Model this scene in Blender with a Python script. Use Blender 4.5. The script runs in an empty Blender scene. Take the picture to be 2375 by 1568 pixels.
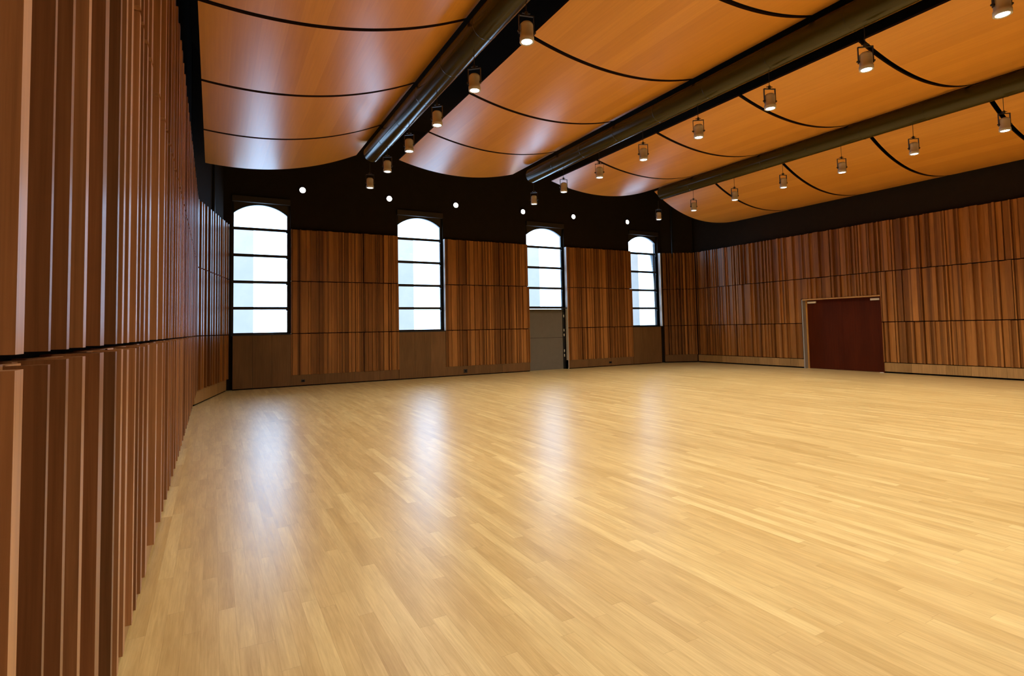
import bpy, math, random
from mathutils import Matrix, Vector

S = bpy.context.scene
COL = S.collection
D, W, CT = 16.608, 17.69, 8.0          # window wall, long side wall, black soffit height
TIER = 1.5
rnd = random.Random(11)

# ------------------------------------------------------------------ mesh helpers
class MB:
    def __init__(self):
        self.v, self.f, self.m, self.s = [], [], [], []
        self.mi = 0
    def quad(self, pts, smooth=False):
        b = len(self.v); self.v += [tuple(p) for p in pts]
        self.f.append(tuple(range(b, b + len(pts)))); self.m.append(self.mi); self.s.append(smooth)
    def hexa(self, p):
        b = len(self.v); self.v += [tuple(x) for x in p]
        for q in ((0, 3, 2, 1), (4, 5, 6, 7), (0, 1, 5, 4), (1, 2, 6, 5), (2, 3, 7, 6), (3, 0, 4, 7)):
            self.f.append(tuple(b + i for i in q)); self.m.append(self.mi); self.s.append(False)
    def box(self, x0, x1, y0, y1, z0, z1):
        self.hexa([(x0, y0, z0), (x1, y0, z0), (x1, y1, z0), (x0, y1, z0),
                   (x0, y0, z1), (x1, y0, z1), (x1, y1, z1), (x0, y1, z1)])
    def lathe(self, prof, n=28, M=None, cap0=True, cap1=True, smooth=True):
        M = M or Matrix()
        b = len(self.v)
        for r, z in prof:
            for i in range(n):
                a = 2 * math.pi * i / n
                self.v.append(tuple(M @ Vector((r * math.cos(a), r * math.sin(a), z))))
        for k in range(len(prof) - 1):
            for i in range(n):
                j = (i + 1) % n
                self.f.append((b + k * n + i, b + k * n + j, b + (k + 1) * n + j, b + (k + 1) * n + i))
                self.m.append(self.mi); self.s.append(smooth)
        ring = lambda k: [self.v[b + k * n + i] for i in range(n)]
        if cap0: self.quad(ring(0)[::-1])
        if cap1: self.quad(ring(len(prof) - 1))
    def tube(self, p, q, r, n=10):
        p, q = Vector(p), Vector(q)
        M = Matrix.Translation(p) @ (q - p).to_track_quat('Z', 'Y').to_matrix().to_4x4()
        self.lathe([(r, 0), (r, (q - p).length)], n, M)
    def build(self, name, mats, parent=None, loc=None):
        me = bpy.data.meshes.new(name); me.from_pydata(self.v, [], self.f)
        for m in (mats if isinstance(mats, (list, tuple)) else [mats]): me.materials.append(m)
        me.polygons.foreach_set('material_index', self.m)
        me.polygons.foreach_set('use_smooth', self.s)
        me.update()
        o = bpy.data.objects.new(name, me); COL.objects.link(o)
        if parent: o.parent = parent
        if loc: o.location = loc
        return o

def bevel(o, w, seg=2):
    m = o.modifiers.new('soft_edge', 'BEVEL'); m.width = w; m.segments = seg; m.limit_method = 'ANGLE'
    return o
def empty(name, loc):
    o = bpy.data.objects.new(name, None); COL.objects.link(o); o.location = loc; o.empty_display_size = .1
    return o
def tag(o, label, cat, group=None, kind=None):
    o['label'] = label; o['category'] = cat
    if group: o['group'] = group
    if kind: o['kind'] = kind
    return o
def struct(o, label, cat): return tag(o, label, cat, kind='structure')

# ------------------------------------------------------------------ materials
def mat(name):
    m = bpy.data.materials.new(name); m.use_nodes = True
    nt = m.node_tree; nt.nodes.clear()
    out = nt.nodes.new('ShaderNodeOutputMaterial'); b = nt.nodes.new('ShaderNodeBsdfPrincipled')
    nt.links.new(b.outputs[0], out.inputs[0])
    return m, nt, b
def N(nt, t, **kw):
    n = nt.nodes.new(t)
    for k, v in kw.items(): setattr(n, k, v)
    return n
def mth(nt, op, a, b=None, c=None):
    n = N(nt, 'ShaderNodeMath', operation=op)
    for i, x in enumerate((a, b, c)):
        if x is None: continue
        if isinstance(x, (int, float)): n.inputs[i].default_value = x
        else: nt.links.new(x, n.inputs[i])
    return n.outputs[0]
def mixc(nt, mode, fac, a, b):
    n = N(nt, 'ShaderNodeMix', data_type='RGBA', blend_type=mode)
    for i, x in ((0, fac), (6, a), (7, b)):
        if isinstance(x, (int, float)): n.inputs[i].default_value = x
        elif isinstance(x, tuple): n.inputs[i].default_value = (*x, 1)
        else: nt.links.new(x, n.inputs[i])
    return n.outputs[2]
def ramp(nt, fac, stops):
    n = N(nt, 'ShaderNodeValToRGB'); e = n.color_ramp.elements
    while len(e) < len(stops): e.new(.5)
    for i, (p, c) in enumerate(stops): e[i].position = p; e[i].color = (*c, 1)
    nt.links.new(fac, n.inputs[0]); return n.outputs[0]
def noise(nt, scale_xyz, scale=1.0, detail=4.0, rough=.55, src=None, dist=0.0):
    if src is None:
        tc = N(nt, 'ShaderNodeTexCoord'); src = tc.outputs['Object']
    mp = N(nt, 'ShaderNodeMapping'); mp.inputs['Scale'].default_value = scale_xyz
    nt.links.new(src, mp.inputs[0])
    n = N(nt, 'ShaderNodeTexNoise'); n.inputs['Scale'].default_value = scale
    n.inputs['Detail'].default_value = detail; n.inputs['Roughness'].default_value = rough
    n.inputs['Distortion'].default_value = dist
    nt.links.new(mp.outputs[0], n.inputs['Vector'])
    return n.outputs['Fac']
def plain(name, col, rough=.5, metal=0.0, spec=.5):
    m, nt, b = mat(name)
    f = noise(nt, (3, 3, 3), 2.0, 3)
    c = mixc(nt, 'MULTIPLY', .25, col, ramp(nt, f, [(.3, (.6, .6, .6)), (.7, (1, 1, 1))]))
    nt.links.new(c, b.inputs['Base Color'])
    b.inputs['Roughness'].default_value = rough; b.inputs['Metallic'].default_value = metal
    b.inputs['Specular IOR Level'].default_value = spec
    return m

def slat_wood(name, dark, mid, light, rough=.36, spec=.35):
    m, nt, b = mat(name)
    geo = N(nt, 'ShaderNodeNewGeometry')
    r = geo.outputs['Random Per Island']
    base = ramp(nt, r, [(0, dark), (.5, mid), (1, light)])
    off = N(nt, 'ShaderNodeTexCoord').outputs['Object']
    add = N(nt, 'ShaderNodeVectorMath', operation='ADD')
    nt.links.new(off, add.inputs[0])
    cmb = N(nt, 'ShaderNodeCombineXYZ'); nt.links.new(mth(nt, 'MULTIPLY', r, 37.0), cmb.inputs[2]); nt.links.new(mth(nt, 'MULTIPLY', r, 11.0), cmb.inputs[0])
    nt.links.new(cmb.outputs[0], add.inputs[1])
    g = noise(nt, (22, 22, .55), 3.0, 6, .62, add.outputs[0], .4)
    g2 = noise(nt, (1.2, 1.2, .35), 2.0, 3, .5, add.outputs[0])
    c = mixc(nt, 'MULTIPLY', .75, base, ramp(nt, g, [(.28, (.55, .5, .45)), (.7, (1.12, 1.1, 1.06))]))
    c = mixc(nt, 'MULTIPLY', .6, c, ramp(nt, g2, [(.3, (.7, .66, .62)), (.7, (1.15, 1.12, 1.1))]))
    nt.links.new(c, b.inputs['Base Color'])
    nt.links.new(mth(nt, 'MULTIPLY_ADD', g, .16, rough - .08), b.inputs['Roughness'])
    b.inputs['Specular IOR Level'].default_value = spec
    return m

M_SLAT = slat_wood('reddish_cedar_slats', (.19, .078, .021), (.33, .143, .040), (.52, .24, .070))
M_SLATN = slat_wood('cool_lit_cedar_slats', (.23, .112, .052), (.37, .185, .088), (.58, .32, .165), .36, .45)  # same cedar, greyed and lightened; the near wall's cool daylight is in the colour
M_BACK = slat_wood('cedar_backing_boards', (.14, .056, .018), (.22, .09, .03), (.3, .125, .042), .45)
M_BASE = slat_wood('pale_plywood_base', (.36, .22, .085), (.42, .26, .10), (.5, .31, .13), .5)
M_FLAT = slat_wood('flat_brown_veneer', (.155, .085, .034), (.19, .105, .042), (.22, .12, .05), .45)
M_BLACK = plain('matt_black_paint', (.026, .019, .014), .95, spec=.04)
M_GAP = plain('black_shadow_gap', (.006, .005, .005), .9, spec=.1)
M_FRAME = plain('dark_steel_frame', (.018, .02, .024), .4, .2)
M_SPAN = plain('dark_brown_arch_board', (.035, .024, .016), .7)
M_WHITE = plain('white_painted_reveal', (.8, .77, .72), .5)
M_GREYDOOR = plain('grey_painted_door', (.165, .155, .135), .45)
M_JAMB = plain('grey_steel_jamb', (.36, .34, .34), .4)
M_GOLD = slat_wood('honey_wood_door_trim', (.55, .30, .10), (.62, .35, .12), (.68, .4, .15), .4)
M_LEAF = slat_wood('dark_red_brown_door', (.080, .0135, .0028), (.084, .0145, .003), (.088, .016, .0033), .6, .1)
M_CHROME = plain('brushed_steel', (.9, .85, .76), .5)
M_LAMP = plain('warm_grey_lamp_body', (.62, .60, .57), .4, .1)
M_LAMPD = plain('dark_lamp_bracket', (.05, .043, .038), .45, .5)
M_CORD = plain('black_cord', (.02, .016, .013), .6)
M_SEAM = plain('dark_red_brown_panel_edge', (.035, .013, .006), .6)

def duct_mat():
    m, nt, b = mat('dark_olive_gloss_paint')
    f = noise(nt, (2, .4, 2), 2, 4)
    nt.links.new(ramp(nt, f, [(.3, (.036, .028, .004)), (.7, (.046, .036, .0055))]), b.inputs['Base Color'])
    b.inputs['Roughness'].default_value = .18; b.inputs['Specular IOR Level'].default_value = .27
    return m
M_DUCT = duct_mat()

def emit(name, col, s):
    m = bpy.data.materials.new(name); m.use_nodes = True; nt = m.node_tree; nt.nodes.clear()
    o = N(nt, 'ShaderNodeOutputMaterial'); e = N(nt, 'ShaderNodeEmission')
    e.inputs[0].default_value = (*col, 1); e.inputs[1].default_value = s
    nt.links.new(e.outputs[0], o.inputs[0]); return m
M_GLOW = emit('lit_lamp_lens', (1, .96, .9), 14)

def pane_mat(name, tint):
    m = bpy.data.materials.new(name); m.use_nodes = True; nt = m.node_tree; nt.nodes.clear()
    o = N(nt, 'ShaderNodeOutputMaterial'); t = N(nt, 'ShaderNodeBsdfTransparent'); g = N(nt, 'ShaderNodeBsdfGlossy')
    f = noise(nt, (1, 1, 1), 1.6, 4)
    nt.links.new(mixc(nt, 'MULTIPLY', .25, tint, ramp(nt, f, [(.35, (.8, .85, .9)), (.65, (1, 1, 1))])), t.inputs[0])
    g.inputs['Roughness'].default_value = .03
    lw = N(nt, 'ShaderNodeFresnel'); lw.inputs[0].default_value = 1.45
    mx = N(nt, 'ShaderNodeMixShader')
    nt.links.new(lw.outputs[0], mx.inputs[0]); nt.links.new(t.outputs[0], mx.inputs[1]); nt.links.new(g.outputs[0], mx.inputs[2])
    nt.links.new(mx.outputs[0], o.inputs[0]); return m
M_PANE = pane_mat('clear_glass', (1, 1, 1))
M_TINT = pane_mat('blue_tinted_glass', (.49, .44, .40))
M_TINT2 = pane_mat('pale_blue_tinted_glass', (.535, .465, .415))

def floor_mat():
    m, nt, b = mat('oak_strip_floor')
    tc = N(nt, 'ShaderNodeTexCoord'); sp = N(nt, 'ShaderNodeSeparateXYZ'); nt.links.new(tc.outputs['Object'], sp.inputs[0])
    x, y = sp.outputs[0], sp.outputs[1]
    wd = .083
    u = mth(nt, 'DIVIDE', x, wd); row = mth(nt, 'FLOOR', u); fu = mth(nt, 'FRACT', u)
    wn = N(nt, 'ShaderNodeTexWhiteNoise', noise_dimensions='1D'); nt.links.new(row, wn.inputs['W'])
    ln = mth(nt, 'MULTIPLY_ADD', wn.outputs['Value'], .9, .9)
    v = mth(nt, 'DIVIDE', mth(nt, 'ADD', y, mth(nt, 'MULTIPLY', wn.outputs['Value'], 17.3)), ln)
    cell = mth(nt, 'FLOOR', v); fv = mth(nt, 'FRACT', v)
    cv = N(nt, 'ShaderNodeCombineXYZ'); nt.links.new(row, cv.inputs[0]); nt.links.new(cell, cv.inputs[1])
    w2 = N(nt, 'ShaderNodeTexWhiteNoise', noise_dimensions='2D'); nt.links.new(cv.outputs[0], w2.inputs['Vector'])
    r = w2.outputs['Value']
    base = ramp(nt, r, [(0, (.60, .44, .19)), (.2, (.65, .49, .228)), (.8, (.695, .54, .26)), (1, (.76, .615, .315))])
    # grain runs along the boards, shifted board by board
    gv = N(nt, 'ShaderNodeVectorMath', operation='MULTIPLY_ADD')
    nt.links.new(w2.outputs['Color'], gv.inputs[0]); gv.inputs[1].default_value = (9, 31, 5); nt.links.new(tc.outputs['Object'], gv.inputs[2])
    g = noise(nt, (30, 1.3, 1), 3.0, 6, .6, gv.outputs[0], .6)
    g2 = noise(nt, (6, .8, 1), 2.0, 4, .6, gv.outputs[0], .3)
    c = mixc(nt, 'MULTIPLY', .55, base, ramp(nt, g, [(.3, (.72, .64, .54)), (.64, (1.05, 1.04, 1.03))]))
    c = mixc(nt, 'MULTIPLY', .6, c, ramp(nt, g2, [(.3, (.74, .67, .58)), (.62, (1.06, 1.05, 1.04))]))
    big = noise(nt, (.35, .12, 1), 1.0, 3)
    c = mixc(nt, 'MULTIPLY', .5, c, ramp(nt, big, [(.35, (.86, .84, .8)), (.65, (1.05, 1.05, 1.05))]))
    ed = mth(nt, 'MAXIMUM', mth(nt, 'LESS_THAN', mth(nt, 'MINIMUM', fu, mth(nt, 'SUBTRACT', 1.0, fu)), .010),
             mth(nt, 'LESS_THAN', mth(nt, 'MULTIPLY', fv, ln), .0025))
    c = mixc(nt, 'MIX', mth(nt, 'MULTIPLY', ed, .35), c, (.26, .14, .05))
    nt.links.new(c, b.inputs['Base Color'])
    nt.links.new(mth(nt, 'MULTIPLY_ADD', g, .10, .27), b.inputs['Roughness'])
    b.inputs['Specular IOR Level'].default_value = .5
    bp = N(nt, 'ShaderNodeBump'); bp.inputs['Strength'].default_value = .05; bp.inputs['Distance'].default_value = .002
    nt.links.new(mth(nt, 'SUBTRACT', g, ed), bp.inputs['Height']); nt.links.new(bp.outputs[0], b.inputs['Normal'])
    return m
M_FLOOR = floor_mat()

def cloud_mat():
    m, nt, b = mat('honey_veneer_ceiling_panel')
    tc = N(nt, 'ShaderNodeTexCoord'); sp = N(nt, 'ShaderNodeSeparateXYZ'); nt.links.new(tc.outputs['Object'], sp.inputs[0])
    oi = N(nt, 'ShaderNodeObjectInfo')
    x = mth(nt, 'ADD', sp.outputs[0], mth(nt, 'MULTIPLY', oi.outputs['Random'], 5.0))
    u = mth(nt, 'DIVIDE', x, .31); fu = mth(nt, 'FRACT', u)
    wn = N(nt, 'ShaderNodeTexWhiteNoise', noise_dimensions='1D'); nt.links.new(mth(nt, 'FLOOR', u), wn.inputs['W'])
    base = ramp(nt, wn.outputs['Value'], [(0, (.65, .28, .036)), (1, (.73, .33, .048))])
    g = noise(nt, (16, .5, 1), 2.0, 5, .6, None, .3)
    c = mixc(nt, 'MULTIPLY', .5, base, ramp(nt, g, [(.3, (.84, .8, .74)), (.7, (1.04, 1.04, 1.04))]))
    ed = mth(nt, 'LESS_THAN', fu, .008)
    c = mixc(nt, 'MIX', mth(nt, 'MULTIPLY', ed, .25), c, (.3, .13, .04))
    nt.links.new(c, b.inputs['Base Color'])
    nt.links.new(mth(nt, 'MULTIPLY_ADD', g, .06, .31), b.inputs['Roughness'])
    return m
M_CLOUD = cloud_mat()

# ------------------------------------------------------------------ shell
def boxes(name, mats, lst, parent=None):
    mb = MB()
    for b in lst: mb.box(*b)
    return mb.build(name, mats, parent)

YF = -6.0
struct(boxes('floor', M_FLOOR, [(-.4, W + .5, YF - .2, D + .5, -.1, 0)]), 'pale oak strip floor with soft window reflections', 'floor')
struct(boxes('ceiling', M_BLACK, [(-.4, W + .5, YF - .2, D + .5, CT, CT + .1)]), 'black painted soffit high above the wooden ceiling panels', 'ceiling')

# --- slatted cladding: boards along a line, in local s (along), d (depth, 0 = proud), z
def clad(parent, P, Q, tiers, boards, name='slat_panel', mats=None, clip=None, thick=.02):
    P, Q = Vector((*P, 0)), Vector((*Q, 0)); t = (Q - P).normalized(); n = Vector((0, 0, 1)).cross(t)
    # n points into the room when P->Q runs with the room on its left
    def pt(s, d, z): v = P + t * s + n * d; return (v.x, v.y, z)
    for z0, z1 in tiers:
        mb = MB()
        for s0, s1, d in boards:
            a, b = z0, z1
            if clip:
                r = clip(s0, s1, a, b)
                if r is None: continue
                a, b = r
            jit = rnd.uniform(-.004, .004)
            bk = -.14
            mb.hexa([pt(s0, d, a), pt(s1, d, a), pt(s1, bk, a), pt(s0, bk, a), pt(s0, d, b + jit), pt(s1, d, b + jit), pt(s1, bk, b + jit), pt(s0, bk, b + jit)])
        if mb.v: mb.build(name, mats or M_SLAT, parent)

def pattern(length, seed, deep=.075, wide=1.0):
    r = random.Random(seed); s = 0.0; out = []; prev = None
    while s < length - .03:
        k = r.random()
        if prev != 'fin' and k < .62:
            w, d, kind = r.uniform(.024, .05), r.choice((0, 0, -.012)), 'fin'
        elif k < .80:
            w, d, kind = r.uniform(.04, .09) * wide, -deep * r.uniform(.45, .7), 'mid'
        else:
            w, d, kind = r.uniform(.06, .15) * wide, -deep, 'back'
        w = min(w, length - s)
        out.append((s, s + w, d)); s += w
        if r.random() < .2: s += r.uniform(.012, .022)        # an open joint
        prev = kind
    return out
T1, T2, T3 = (.32, 1.49), (1.515, 2.99), (3.015, 4.5)
def vary(b, seed):
    r = random.Random(seed); out = []
    for s0, s1, d in b:
        if r.random() < .22: d = r.choice((0, -.03, -.07))
        out.append((s0, s1, d))
    return out

# --- near side wall (x = 0) with tall proud slats
wl = boxes('wall_left', M_BLACK, [(-.3, -.15, YF, D + .4, 0, CT)])
struct(wl, 'tall wall of reddish wood slats running beside the viewer, black above', 'wall')
strips = [(1.225, 1.273), (1.438, 1.455), (1.596, 1.621), (1.776, 1.811), (2.021, 2.087), (2.316, 2.35), (2.458, 2.50), (2.607, 2.66),
          (2.864, 2.905), (3.006, 3.039), (3.182, 3.235), (3.381, 3.46), (3.869, 3.94), (4.31, 4.37)]
LY1 = 13.62
def left_boards():
    r = random.Random(5); out = []
    def fill(a, b):
        s = a
        while b - s > .02:
            w = min(r.uniform(.07, .22), b - s)
            if b - s - w < .04: w = b - s
            out.append((s, s + w, r.choice((-.085, -.085, -.07)))); s += w
    prev = YF + .2; st = []
    y = -5.6
    while y < 1.0: st.append((y, y + r.uniform(.02, .06))); y += r.uniform(.14, .3)
    st += strips
    y = 4.55
    while y < LY1 - .1: st.append((y, y + r.uniform(.025, .07))); y += r.uniform(.13, .36)
    st.append((LY1 - .05, LY1))
    for a, b in st:
        fill(prev, a); out.append((a, b, 0)); prev = b
    return out
lb = left_boards()
rl = [(LY1 - b, LY1 - a, d) for a, b, d in lb][::-1]     # line runs from the window wall towards the camera
clad(wl, (0, LY1), (0, YF), [T1, T2, T3], rl, mats=M_SLATN)
b = MB()
y = YF + .2
while y < LY1 - .02:
    y2 = min(y + rnd.uniform(.5, 1.2), LY1 - .02); b.box(-.145, -.078, y, y2 - .004, .03, .36); y = y2
b.build('base_board', M_BASE, wl)
boxes('shadow_gap', M_GAP, [(-.145, -.10, YF + .2, LY1, 0, .03)], wl)

# --- splayed return at the window end of the near wall
P0, P1 = (.66, 16.54), (.0, LY1 + .02)
def oriented(parent, name, mats, P, Q, rows):
    P, Q = Vector((*P, 0)), Vector((*Q, 0)); t = (Q - P).normalized(); n = Vector((0, 0, 1)).cross(t); mb = MB()
    def pt(s, d, z): v = P + t * s + n * d; return (v.x, v.y, z)
    for s0, s1, d0, d1, z0, z1 in rows:
        mb.hexa([pt(s0, d1, z0), pt(s1, d1, z0), pt(s1, d0, z0), pt(s0, d0, z0), pt(s0, d1, z1), pt(s1, d1, z1), pt(s1, d0, z1), pt(s0, d0, z1)])
    return mb.build(name, mats, parent)
def fins(L, seed, w=(.05, .09), gap=(.09, .26)):
    r = random.Random(seed); s = 0; o = []
    while s < L - .12:
        a = r.uniform(*w); o.append((s, s + a, 0)); g = r.uniform(*gap); e = min(s + a + g, L)
        o.append((s + a, e, -.125)); s = e
    o.append((s, L, 0)); return o
L0 = math.dist(P0, P1)
wlr = oriented(None, 'wall_left_return', M_BLACK, P0, P1, [(0, L0, -.2, -.145, 0, CT)])
struct(wlr, 'splayed slatted wall between the tall slat wall and the first window', 'wall')
clad(wlr, P0, P1, [T1, T2, T3], fins(L0, 3))
oriented(wlr, 'base_board', M_BASE, P0, P1, [(i * L0 / 3 + .003, (i + 1) * L0 / 3, -.14, -.05, .03, .318) for i in range(3)])
oriented(wlr, 'shadow_gap', M_GAP, P0, P1, [(0, L0, -.14, -.07, 0, .03)])

# --- long far side wall (x = W) with the double door
DY0, DY1, DZ = 8.94, 11.40, 2.29
XB = W + .145
wr = boxes('wall_right', M_BLACK, [(XB, W + .4, YF, DY0, 0, CT), (XB, W + .4, DY1, D + .4, 0, CT), (XB, W + .4, DY0, DY1, DZ, CT), (W + .3, W + .4, DY0, DY1, 0, DZ)])  # last box: unseen, added behind the door to stop sky light leaking in
struct(wr, 'long side wall of brown wood slats holding the dark double door', 'wall')
RY1 = 15.98
def rclip(s0, s1, z0, z1):
    y0, y1 = s0 + YF, s1 + YF
    if y1 > DY0 and y0 < DY1:
        if z1 <= DZ: return None
        return (max(z0, DZ + .03), z1)
    return (z0, z1)
def split_at(bs, cuts):
    out = []
    for s0, s1, d in bs:
        a = s0
        for c in cuts:
            if a < c < s1: out.append((a, c, d)); a = c
        out.append((a, s1, d))
    return out
rb = split_at(pattern(RY1 - YF, 21), (DY0 - YF, DY1 - YF))
for k, t in enumerate((T1, T2, T3)):
    clad(wr, (W, YF), (W, RY1), [t], rb if k == 0 else split_at(vary(rb, 60 + k), ()), clip=rclip)
b = MB(); y = YF + .1
while y < RY1 - .02:
    y2 = y + rnd.uniform(.15, .9)
    for c in (DY0, DY1, RY1):
        if y < c < y2: y2 = c
    if not (y >= DY0 - .001 and y2 <= DY1 + .001): b.box(W + .02, XB, y, y2 - .005, .045, .30)
    y = y2
b.build('base_board', M_BASE, wr)
boxes('shadow_gap', M_GAP, [(W + .06, XB, YF, DY0, 0, .045), (W + .06, XB, DY1, RY1, 0, .045)], wr)

# --- splayed return at the window end of the far side wall
P2, P3 = (W, RY1 + .01), (16.50, D - .01)
L2 = math.dist(P2, P3)
wrr = oriented(None, 'wall_right_return', M_BLACK, P2, P3, [(0, L2, -.2, -.145, 0, CT)])
struct(wrr, 'short splayed slatted wall with deep grooves beside the fourth window', 'wall')
clad(wrr, P2, P3, [T1, T2, T3], fins(L2, 8, (.035, .07), (.05, .13)))
oriented(wrr, 'base_board', M_FLAT, P2, P3, [(0, L2, -.14, -.03, .04, .318)])
oriented(wrr, 'shadow_gap', M_GAP, P2, P3, [(0, L2, -.14, -.07, 0, .04)])

# --- window wall
OP = [(.72, 2.234, 1.50), (5.375, 6.93, 1.50), (10.11, 11.734, 0.0), (14.85, 16.405, 1.50)]     # x0, x1, sill
OT = 5.36
YB = D + .145
lst = []; xs = [-.3] + [v for o in OP for v in o[:2]] + [W + .4]
for i in range(0, len(xs), 2): lst.append((xs[i], xs[i + 1], YB, D + .42, 0, CT))
for x0, x1, sl in OP:
    lst.append((x0, x1, YB, D + .42, OT, CT))
    if sl: lst.append((x0, x1, YB, D + .42, 0, sl))
wb = boxes('wall_back', M_BLACK, lst)
struct(wb, 'window wall of brown wood slats, black above, with four arched windows', 'wall')
for i, (a, c) in enumerate(((2.234, 5.375), (6.93, 10.11), (11.734, 14.85))):
    pb = pattern(c - a, 40 + i, .06)
    for k, t in enumerate((T1, T2, T3)):
        clad(wb, (c, D), (a, D), [t], pb if k == 0 else vary(pb, 80 + 3 * i + k))
    bb = MB(); x = a
    while x < c - .01:
        x2 = min(x + rnd.uniform(.7, 1.3), c); bb.box(x, x2 - .004, D + .03, YB, .03, .318); x = x2
    bb.build('base_board', M_FLAT, wb)
    boxes('shadow_gap', M_GAP, [(a, c, D + .06, YB, 0, .03)], wb)
    boxes('reveal_board', M_WHITE, [(a - .0, a + .012, D + .005, D + .30, 0 if i == 2 else 1.5, 4.5)], wb)
boxes('reveal_board', M_WHITE, [(16.405, 16.44, D + .02, D + .30, 1.5, 4.5)], wb)
for x0, x1 in ((.76, 2.234), (5.375, 6.93), (14.85, 16.33)):
    bb = MB(); n = 3
    for i in range(n): bb.box(x0 + (x1 - x0) * i / n, x0 + (x1 - x0) * (i + 1) / n - .004, D + .012, YB, .03, 1.47)
    bb.build('wood_apron', M_FLAT, wb)
    boxes('shadow_gap', M_GAP, [(x0, x1, D + .06, YB, 0, .03)], wb)

wf = boxes('wall_front', M_BACK, [(-.3, W + .4, YF - .2, YF, 0, CT)])
struct(wf, 'plain brown wall behind the viewer', 'wall')

# ------------------------------------------------------------------ windows
GY = D + .25                      # glass plane
BARS = [4.47, 3.72, 2.97, 2.235]
ORD = ['first', 'second', 'third', 'fourth']
def arc(x0, x1, zs, rise, n=24):
    h = (x1 - x0) / 2; R = (h * h + rise * rise) / (2 * rise); cx = (x0 + x1) / 2; cz = zs + rise - R
    return [(x0 + (x1 - x0) * i / n, cz + math.sqrt(max(R * R - (x0 + (x1 - x0) * i / n - cx) ** 2, 0))) for i in range(n + 1)]
def make_window(i, x0, x1, sill, door):
    zb = 2.25 if door else 1.5
    root = empty('window_%d' % (i + 1), ((x0 + x1) / 2, GY, zb)); ox, oy, oz = root.location
    struct(root, '%s arched window counted from the tall slat wall, with bright panes and black glazing bars' % ORD[i], 'window')
    def pb(name, mats, lst):
        mb = MB()
        for q in lst: mb.box(q[0] - ox, q[1] - ox, q[2] - oy, q[3] - oy, q[4] - oz, q[5] - oz)
        return mb.build(name, mats, root)
    fw = .06; a, c = x0 + fw, x1 - fw - .02
    zs, rise = 4.93, .26
    pb('frame', M_FRAME, [(x0, a, GY - .02, GY + .04, zb, OT), (c, x1, GY - .02, GY + .04, zb, OT), (a, c, GY - .02, GY + .04, zb, zb + .05)])
    # arched head board: fills the rectangle above the arch
    pts = arc(a, c, zs, rise); mb = MB()
    for (xa, za), (xb, zc) in zip(pts[:-1], pts[1:]):
        for y, fl in ((GY - .05, 0), (GY + .05, 1)):
            q = [(xa - ox, y - oy, za - oz), (xb - ox, y - oy, zc - oz), (xb - ox, y - oy, OT - oz), (xa - ox, y - oy, OT - oz)]
            mb.quad(q if not fl else q[::-1])
        mb.quad([(xa - ox, GY + .05 - oy, za - oz), (xb - ox, GY + .05 - oy, zc - oz), (xb - ox, GY - .05 - oy, zc - oz), (xa - ox, GY - .05 - oy, za - oz)])
    mb.build('arched_head_board', M_SPAN, root)
    pb('blind_box', M_SPAN, [(x0 + .01, x1 - .01, YB - .06, GY - .055, OT - .16, OT)])
    # thin steel arch under the head board
    mb = MB()
    lo = arc(a, c, zs - .035, rise)
    for (p, q), (r_, s_) in zip(zip(pts[:-1], pts[1:]), zip(lo[:-1], lo[1:])):
        mb.hexa([(r_[0] - ox, GY - .045 - oy, r_[1] - oz), (s_[0] - ox, GY - .045 - oy, s_[1] - oz), (s_[0] - ox, GY + .045 - oy, s_[1] - oz), (r_[0] - ox, GY + .045 - oy, r_[1] - oz),
                 (p[0] - ox, GY - .045 - oy, p[1] - oz), (q[0] - ox, GY - .045 - oy, q[1] - oz), (q[0] - ox, GY + .045 - oy, q[1] - oz), (p[0] - ox, GY + .045 - oy, p[1] - oz)])
    mb.build('arch_frame', M_FRAME, root)
    bars = [z for z in BARS if z > zb + .1]
    for z in bars:
        g = pb('glazing_bar', M_FRAME, [(a, c, GY - .02, GY + .035, z - .038, z + .038)])
        k = MB(); k.box(c - .03 - ox, c + .05 - ox, -.06, -.015, z - .07 - oz, z - .02 - oz); k.box(c + .005 - ox, c + .04 - ox, -.06, -.015, z - .1 - oz, z + .04 - oz)
        bk = k.build('stay_bracket', M_FRAME, root); bk.parent = g
    lv = [zb + .05] + [v for z in bars[::-1] for v in (z - .038, z + .038)]
    xm = a + (c - a) * .36
    for k in range(0, len(lv) - 1, 2):
        pb('tinted_pane', M_TINT if k < 2 * len(bars) - 2 else M_TINT2, [(a, xm, GY - .004, GY + .004, lv[k], lv[k + 1])])
        pb('pane', M_PANE, [(xm, c, GY - .004, GY + .004, lv[k], lv[k + 1])])
    mb = MB(); lo = arc(a, c, zs - .035, rise); z0 = lv[-1]
    for (xa, za), (xb, zc) in zip(lo[:-1], lo[1:]):
        mb.quad([(xa - ox, 0, z0 - oz), (xb - ox, 0, z0 - oz), (xb - ox, 0, zc - oz), (xa - ox, 0, za - oz)])
    mb.build('arched_pane', M_PANE, root)
    pb('sill', M_FRAME, [(x0 + .0, x1, YB - .13, GY + .06, zb - .035, zb)])
    # daylight enters here
    L = bpy.data.lights.new('window_portal', 'AREA'); L.shape = 'RECTANGLE'; L.size = x1 - x0 - .1; L.size_y = 5.2 - zb
    L.cycles.is_portal = True
    o = bpy.data.objects.new('window_portal', L); COL.objects.link(o)
    o.location = ((x0 + x1) / 2, GY - .07, (5.2 + zb) / 2); o.rotation_euler = (-math.pi / 2, 0, 0)
for i, (x0, x1, sl) in enumerate(OP): make_window(i, x0, x1, sl, sl == 0)

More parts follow.
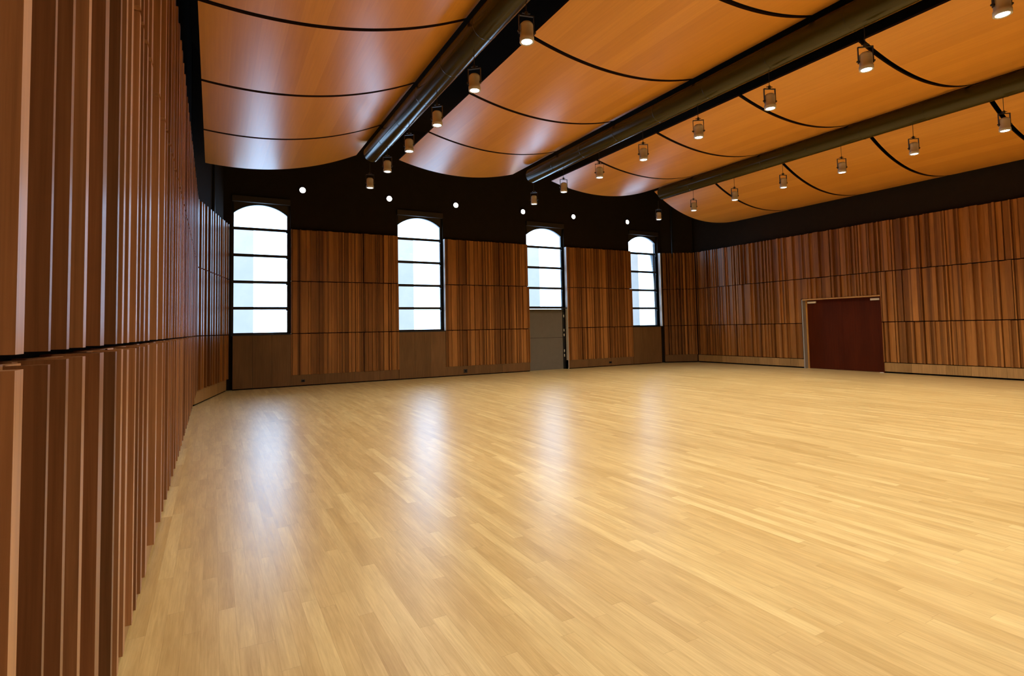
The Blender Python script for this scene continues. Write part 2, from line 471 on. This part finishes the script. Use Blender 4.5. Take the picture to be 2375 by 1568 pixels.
# ------------------------------------------------------------------ doors
x0, x1, _ = OP[2]
d1 = empty('door_1', ((x0 + x1) / 2, GY, 0)); ox = d1.location.x
struct(d1, 'plain grey door below the third window', 'door')
def dpart(name, m, lst, root):
    mb = MB(); o = root.location
    for q in lst: mb.box(q[0] - o.x, q[1] - o.x, q[2] - o.y, q[3] - o.y, q[4] - o.z, q[5] - o.z)
    return mb.build(name, m, root)
dpart('frame', M_FRAME, [(x0, x0 + .04, GY - .06, GY + .04, 0, 2.2), (x1 - .09, x1, GY - .06, GY + .04, 0, 2.2)], d1)
dpart('lower_panel', M_GREYDOOR, [(x0 + .04, x1 - .09, GY - .03, GY + .03, 0, 1.155)], d1)
dpart('upper_panel', M_GREYDOOR, [(x0 + .04, x1 - .09, GY - .03, GY + .03, 1.165, 2.2)], d1)
dpart('joint', M_GAP, [(x0 + .04, x1 - .09, GY - .02, GY + .02, 1.155, 1.165)], d1)
for z in (.45, .62, 1.2, 1.38, 1.9): dpart('hinge', M_CHROME, [(x1 - .075, x1 - .05, GY - .085, GY - .06, z, z + .09)], d1)

d2 = empty('door_2', (W, (DY0 + DY1) / 2, 0))
struct(d2, 'wide dark red-brown double door set into the slatted side wall', 'door')
XD = W + .16
ym = (DY0 + DY1) / 2
dpart('jamb', M_JAMB, [(W - .015, W + .2, DY1 - .03, DY1 + .01, 0, DZ + .01)], d2)
dpart('side_trim', M_GOLD, [(XD - .02, XD + .06, DY1 - .085, DY1 - .03, 0, DZ - .03)], d2)
dpart('head_trim', M_GOLD, [(W - .01, W + .16, DY0, DY1 - .03, DZ - .02, DZ + .02)], d2)
dpart('near_jamb', M_LEAF, [(W - .005, W + .16, DY0 - .012, DY0 + .02, 0, DZ - .02)], d2)
dpart('leaf', M_LEAF, [(XD, XD + .05, ym + .001, DY1 - .085, .006, DZ - .02)], d2)
dpart('leaf', M_LEAF, [(XD, XD + .05, DY0 + .02, ym - .001, .006, DZ - .02)], d2)
for ya, yb in ((DY1 - .40, DY1 - .12), (DY0 + .06, DY0 + .34)):
    bevel(dpart('closer', M_CHROME, [(XD - .055, XD, ya, yb, DZ - .125, DZ - .06)], d2), .006)
dpart('floor_stop', M_CHROME, [(W - .03, W + .10, DY0 - .01, DY0 + .10, 0, .012)], d2)

# ------------------------------------------------------------------ curved ceiling panels
def poly(c):
    return lambda x: sum(k * x ** (len(c) - 1 - i) for i, k in enumerate(c))
BAY = [
    (.115, 3.47, [(.1198, 5.3905), (.6593, 5.3681), (1.4174, 5.3916), (1.9950, 5.5053), (2.7577, 5.7203), (3.4352, 6.0087)], 3, 6),
    (4.585, 8.03, [(4.5917, 6.0459), (5.3129, 5.897), (6.0275, 5.816), (6.9265, 5.8481), (7.9982, 6.0672)], 2, 6),
    (9.38, 13.4, [(9.3876, 6.0278), (10.122, 5.8646), (10.9067, 5.7664), (11.713, 5.7911), (12.4757, 5.9111), (13.3728, 6.1437)], 2, 6),
    (13.6, 17.68, [(13.8736, 5.9616), (14.8029, 5.5185), (15.7929, 5.3184), (16.7262, 5.2882), (17.7006, 5.4283)], 3, 6)]
def lsq(pts, deg):
    n = deg + 1; x0 = sum(p[0] for p in pts) / len(pts)
    A = [[sum((p[0] - x0) ** (i + j) for p in pts) for j in range(n)] + [sum(p[1] * (p[0] - x0) ** i for p in pts)] for i in range(n)]
    for i in range(n):
        p = max(range(i, n), key=lambda r: abs(A[r][i])); A[i], A[p] = A[p], A[i]
        for r in range(n):
            if r != i:
                k = A[r][i] / A[i][i]; A[r] = [a - k * b_ for a, b_ in zip(A[r], A[i])]
    c = [A[i][n] / A[i][i] for i in range(n)]
    return lambda x: sum(k * (x - x0) ** i for i, k in enumerate(c))
YE, STEP, GAP = 13.9, 2.288, .042
ROW = [*['%s from the window wall' % q for q in ('first', 'second', 'third', 'fourth', 'fifth', 'sixth')]]
for bi, (xa, xb, pts, deg, nrow) in enumerate(BAY):
    fz = lsq(pts, deg); nn = 40
    prof = [(xa + (xb - xa) * i / nn, fz(xa + (xb - xa) * i / nn)) for i in range(nn + 1)]
    me = None
    for k in range(nrow):
        y1 = YE - STEP * k; y0 = y1 - STEP
        g0, g1 = GAP, (GAP if k else 0)
        if me is None or k == 1:
            mb = MB(); th = .035
            n1 = len(prof); ya, yb = -STEP / 2 + g0, STEP / 2 - g1
            for x, z in prof: mb.v += [(x - xa, ya, z - 5), (x - xa, yb, z - 5), (x - xa, ya, z - 5 + th), (x - xa, yb, z - 5 + th)]
            K = len(mb.v); mb.v += list(mb.v)                      # edge faces get vertices of their own, the veneer stays smooth
            for i in range(n1 - 1):
                o = 4 * i; p = K + o
                for q, sm, mi in (((o, o + 1, o + 5, o + 4), True, 0), ((o + 2, o + 6, o + 7, o + 3), True, 1), ((p, p + 4, p + 6, p + 2), False, 1), ((p + 1, p + 3, p + 7, p + 5), False, 1)):
                    mb.f.append(q); mb.s.append(sm); mb.m.append(mi)
            for o, q in ((0, (0, 2, 3, 1)), (4 * (n1 - 1), (0, 1, 3, 2))):
                mb.f.append(tuple(K + o + j for j in q)); mb.s.append(False); mb.m.append(1)
            ob = mb.build('curved_ceiling_panel', [M_CLOUD, M_SEAM])
            me = ob.data
        else:
            ob = ob.copy(); COL.objects.link(ob)
        ob.location = (xa, (y0 + y1) / 2, 5)
        tag(ob, 'curved wooden ceiling panel in the strip toward the %s window, %s' % (ORD[bi], ROW[k]), 'ceiling panel', 'curved wooden ceiling panels', 'thing')

# ------------------------------------------------------------------ ducts
DUCT = [(3.63, 5.8), (8.12, 5.8), (13.02, 5.8)]
WB = ['between the first and second windows', 'between the second and third windows', 'between the third and fourth windows']
RD, DEND, DSTART = .2, 12.95, -5.9
duct0 = None
RX = Matrix.Rotation(-math.pi / 2, 4, 'X')
for i, (x, z) in enumerate(DUCT):
    if duct0 is None:
        r0 = empty('ceiling_duct', (x, DEND, z))
        mb = MB(); Ln = DEND - DSTART
        mb.lathe([(RD - .02, 0), (RD, .0), (RD, -Ln)][:0] or [(RD, -Ln), (RD, 0)], 48, RX)
        kids = [mb.build('duct_pipe', M_DUCT, r0)]
        for j in range(1, 15):
            mb = MB(); yy = -1.25 * j
            mb.lathe([(RD + .0005, yy - .012), (RD + .002, yy - .008), (RD + .002, yy + .008), (RD + .0005, yy + .012)], 48, RX, False, False)
            kids.append(mb.build('joint_band', M_DUCT, r0))
        duct0 = r0; rt = r0
    else:
        rt = duct0.copy(); COL.objects.link(rt); rt.location = (x, DEND, z)
        for kd in kids:
            c = kd.copy(); COL.objects.link(c); c.parent = rt
    tag(rt, 'dark olive round ceiling duct ending %s' % WB[i], 'duct', 'olive ceiling ducts')

# ------------------------------------------------------------------ hanging spotlights
LZ = 4.985
lamp0 = None
def build_lamp():
    r = empty('hanging_spotlight', (0, 0, LZ))
    mb = MB()
    mb.lathe([(.058, .012), (.082, 0), (.088, .004), (.088, .06), (.080, .066), (.080, .20), (.076, .225), (.055, .245), (.03, .25)], 32, None, False, True)
    kids = [mb.build('housing', M_LAMP, r)]
    mb = MB(); mb.lathe([(.001, .008), (.079, .008), (.079, .014)], 32, None, False, False)
    kids.append(mb.build('lens', M_GLOW, r))
    mb = MB()
    for s in (-1, 1):
        mb.box(s * .094 - .004, s * .094 + .004, -.014, .014, .10, .33)
        mb.tube((s * .08, 0, .13), (s * .115, 0, .13), .013)
    mb.box(-.098, .098, -.014, .014, .325, .335)
    kids.append(mb.build('yoke', M_LAMPD, r))
    mb = MB(); mb.lathe([(.018, .335), (.022, .34), (.022, .375), (.012, .385)], 16); mb.box(-.05, .05, -.008, .008, .358, .366)
    kids.append(mb.build('clamp', M_LAMPD, r))
    mb = MB(); mb.lathe([(.005, .38), (.005, DUCT[0][1] - RD + .01 - LZ)], 8)
    kids.append(mb.build('cord', M_CORD, r))
    return r, kids
def spot(x, y, z, e, ang=150, blend=.9):
    L = bpy.data.lights.new('spot_beam', 'SPOT'); L.energy = e; L.color = (1, .885, .66)
    L.spot_size = math.radians(ang); L.spot_blend = blend; L.shadow_soft_size = .07
    o = bpy.data.objects.new('spot_beam', L); COL.objects.link(o); o.location = (x, y, z); return o
CNT = ['first', 'second', 'third', 'fourth', 'fifth', 'sixth', 'seventh', 'eighth']
ROWS = [(3.60, 5.52, 1.505, 6, 145, 275), (8.15, 2.58, 1.477, 8, 190, 170), (13.07, 4.27, 1.485, 7, 240, 235)]
for ri, (x, y0, st, n, E_SPOT, E_NEAR) in enumerate(ROWS):
    for k in range(n):
        y = y0 + st * k
        if lamp0 is None:
            lamp0, kids = build_lamp(); lamp = lamp0
        else:
            lamp = lamp0.copy(); COL.objects.link(lamp)
            for kd in kids:
                c = kd.copy(); COL.objects.link(c); c.parent = lamp
        lamp.location = (x, y, LZ); lamp.rotation_euler = (0, 0, -.5 + rnd.uniform(-.35, .35))
        tag(lamp, 'grey spotlight under the %s olive duct, %s from the window wall' % (('leftmost', 'middle', 'rightmost')[ri], CNT[n - 1 - k]), 'spotlight', 'hanging spotlights under the ducts')
        spot(x, y, LZ - .012, E_SPOT)
    y = y0 - st
    while y > -5: spot(x, y, LZ - .012, E_NEAR if y > .6 or ri else 110); y -= st      # the rows run on behind the viewer

# ------------------------------------------------------------------ round lights high on the window wall
w0 = None
LAB = ['beside the first window', 'just before the second window', 'just after the second window',
       'just before the third window', 'just after the third window', 'just before the fourth window']
for i, x in enumerate((2.56, 5.13, 7.39, 9.98, 12.17, 14.79)):
    if w0 is None:
        w0 = empty('round_wall_light', (x, YB, 5.68)); RY = Matrix.Rotation(math.pi / 2, 4, 'X')
        mb = MB(); mb.lathe([(.10, 0), (.10, .05), (.088, .062), (.082, .05)], 32, RY, False, False); wk = [mb.build('housing_ring', M_BLACK, w0)]
        mb = MB(); mb.lathe([(.083, .048), (.06, .058), (.001, .062)], 32, RY, False, False); wk.append(mb.build('lens', M_GLOW, w0)); r = w0
    else:
        r = w0.copy(); COL.objects.link(r); r.location = (x, YB, 5.68)
        for kd in wk:
            c = kd.copy(); COL.objects.link(c); c.parent = r
    tag(r, 'small round white light on the black upper wall, ' + LAB[i], 'wall light', 'round lights on the black wall')
    L = spot(x, YB - .08, 5.68, 2, 120, .8); L.rotation_euler = (math.radians(-62), 0, 0)

# ------------------------------------------------------------------ sockets and pipes
def outlet(x, z, w, h, label):
    r = empty('floor_socket', (x, D + .03, z))
    mb = MB(); mb.box(-w / 2, w / 2, -.012, 0, -h / 2, h / 2); bevel(mb.build('cover_plate', M_FRAME, r), .003)
    mb = MB(); mb.lathe([(.02, 0), (.02, .006)], 16, Matrix.Translation((0, -.012, 0)) @ Matrix.Rotation(math.pi / 2, 4, 'X')); mb.build('plug_hole', M_GAP, r)
    tag(r, label, 'socket', 'sockets in the window wall base')
outlet(2.56, .15, .10, .07, 'small dark socket in the base below the slats beside the first window')
outlet(7.62, .15, .13, .12, 'square dark socket in the base below the slats beside the second window')
outlet(13.68, .15, .13, .07, 'dim socket in the base below the slats between third and fourth windows')
for x, y, lab in ((.29, 15.45, 'slim black pipe rising above the splayed slats by the first window'), (16.93, 16.46, 'slim black pipe rising above the splayed slats by the fourth window')):
    mb = MB(); mb.lathe([(.03, 4.3), (.03, CT)], 16)
    o = mb.build('corner_pipe', M_FRAME, None, (x, y, 0)); tag(o, lab, 'pipe', 'corner pipes')

# ------------------------------------------------------------------ sky, camera, output
w = bpy.data.worlds.new('overcast_sky'); S.world = w; w.use_nodes = True
nt = w.node_tree; bg = nt.nodes['Background']
bg.inputs[0].default_value = (.45, .715, 1.06, 1); bg.inputs[1].default_value = 7.4

F_, YAW, PITCH, ROLL = 1264.29, .50178, .04901, -.01967
cy, sy, cp, sp = math.cos(YAW), math.sin(YAW), math.cos(PITCH), math.sin(PITCH)
fwd = Vector((sy * cp, cy * cp, sp)); right = Vector((cy, -sy, 0)); up = right.cross(fwd)
c, s = math.cos(ROLL), math.sin(ROLL)
r2 = c * right + s * up; u2 = -s * right + c * up
cam = bpy.data.cameras.new('camera'); co = bpy.data.objects.new('camera', cam); COL.objects.link(co)
m = Matrix((r2, u2, -fwd)).transposed().to_4x4(); m.translation = Vector((.2958, 0, 1.5441)); co.matrix_world = m
cam.sensor_width = 36; cam.lens = F_ / 2375 * 36; cam.shift_y = -85.5 / 2375; cam.clip_start = .05; cam.clip_end = 200
S.camera = co

vs = S.view_settings; S.display_settings.display_device = 'sRGB'
vs.view_transform = 'Standard'; vs.look = 'None'; vs.exposure = 0.0; vs.gamma = 1.0; vs.use_curve_mapping = False
S.cycles.use_denoising = True
S.cycles.max_bounces = 10; S.cycles.diffuse_bounces = 6; S.cycles.transparent_max_bounces = 12
S.cycles.sample_clamp_indirect = 8.0
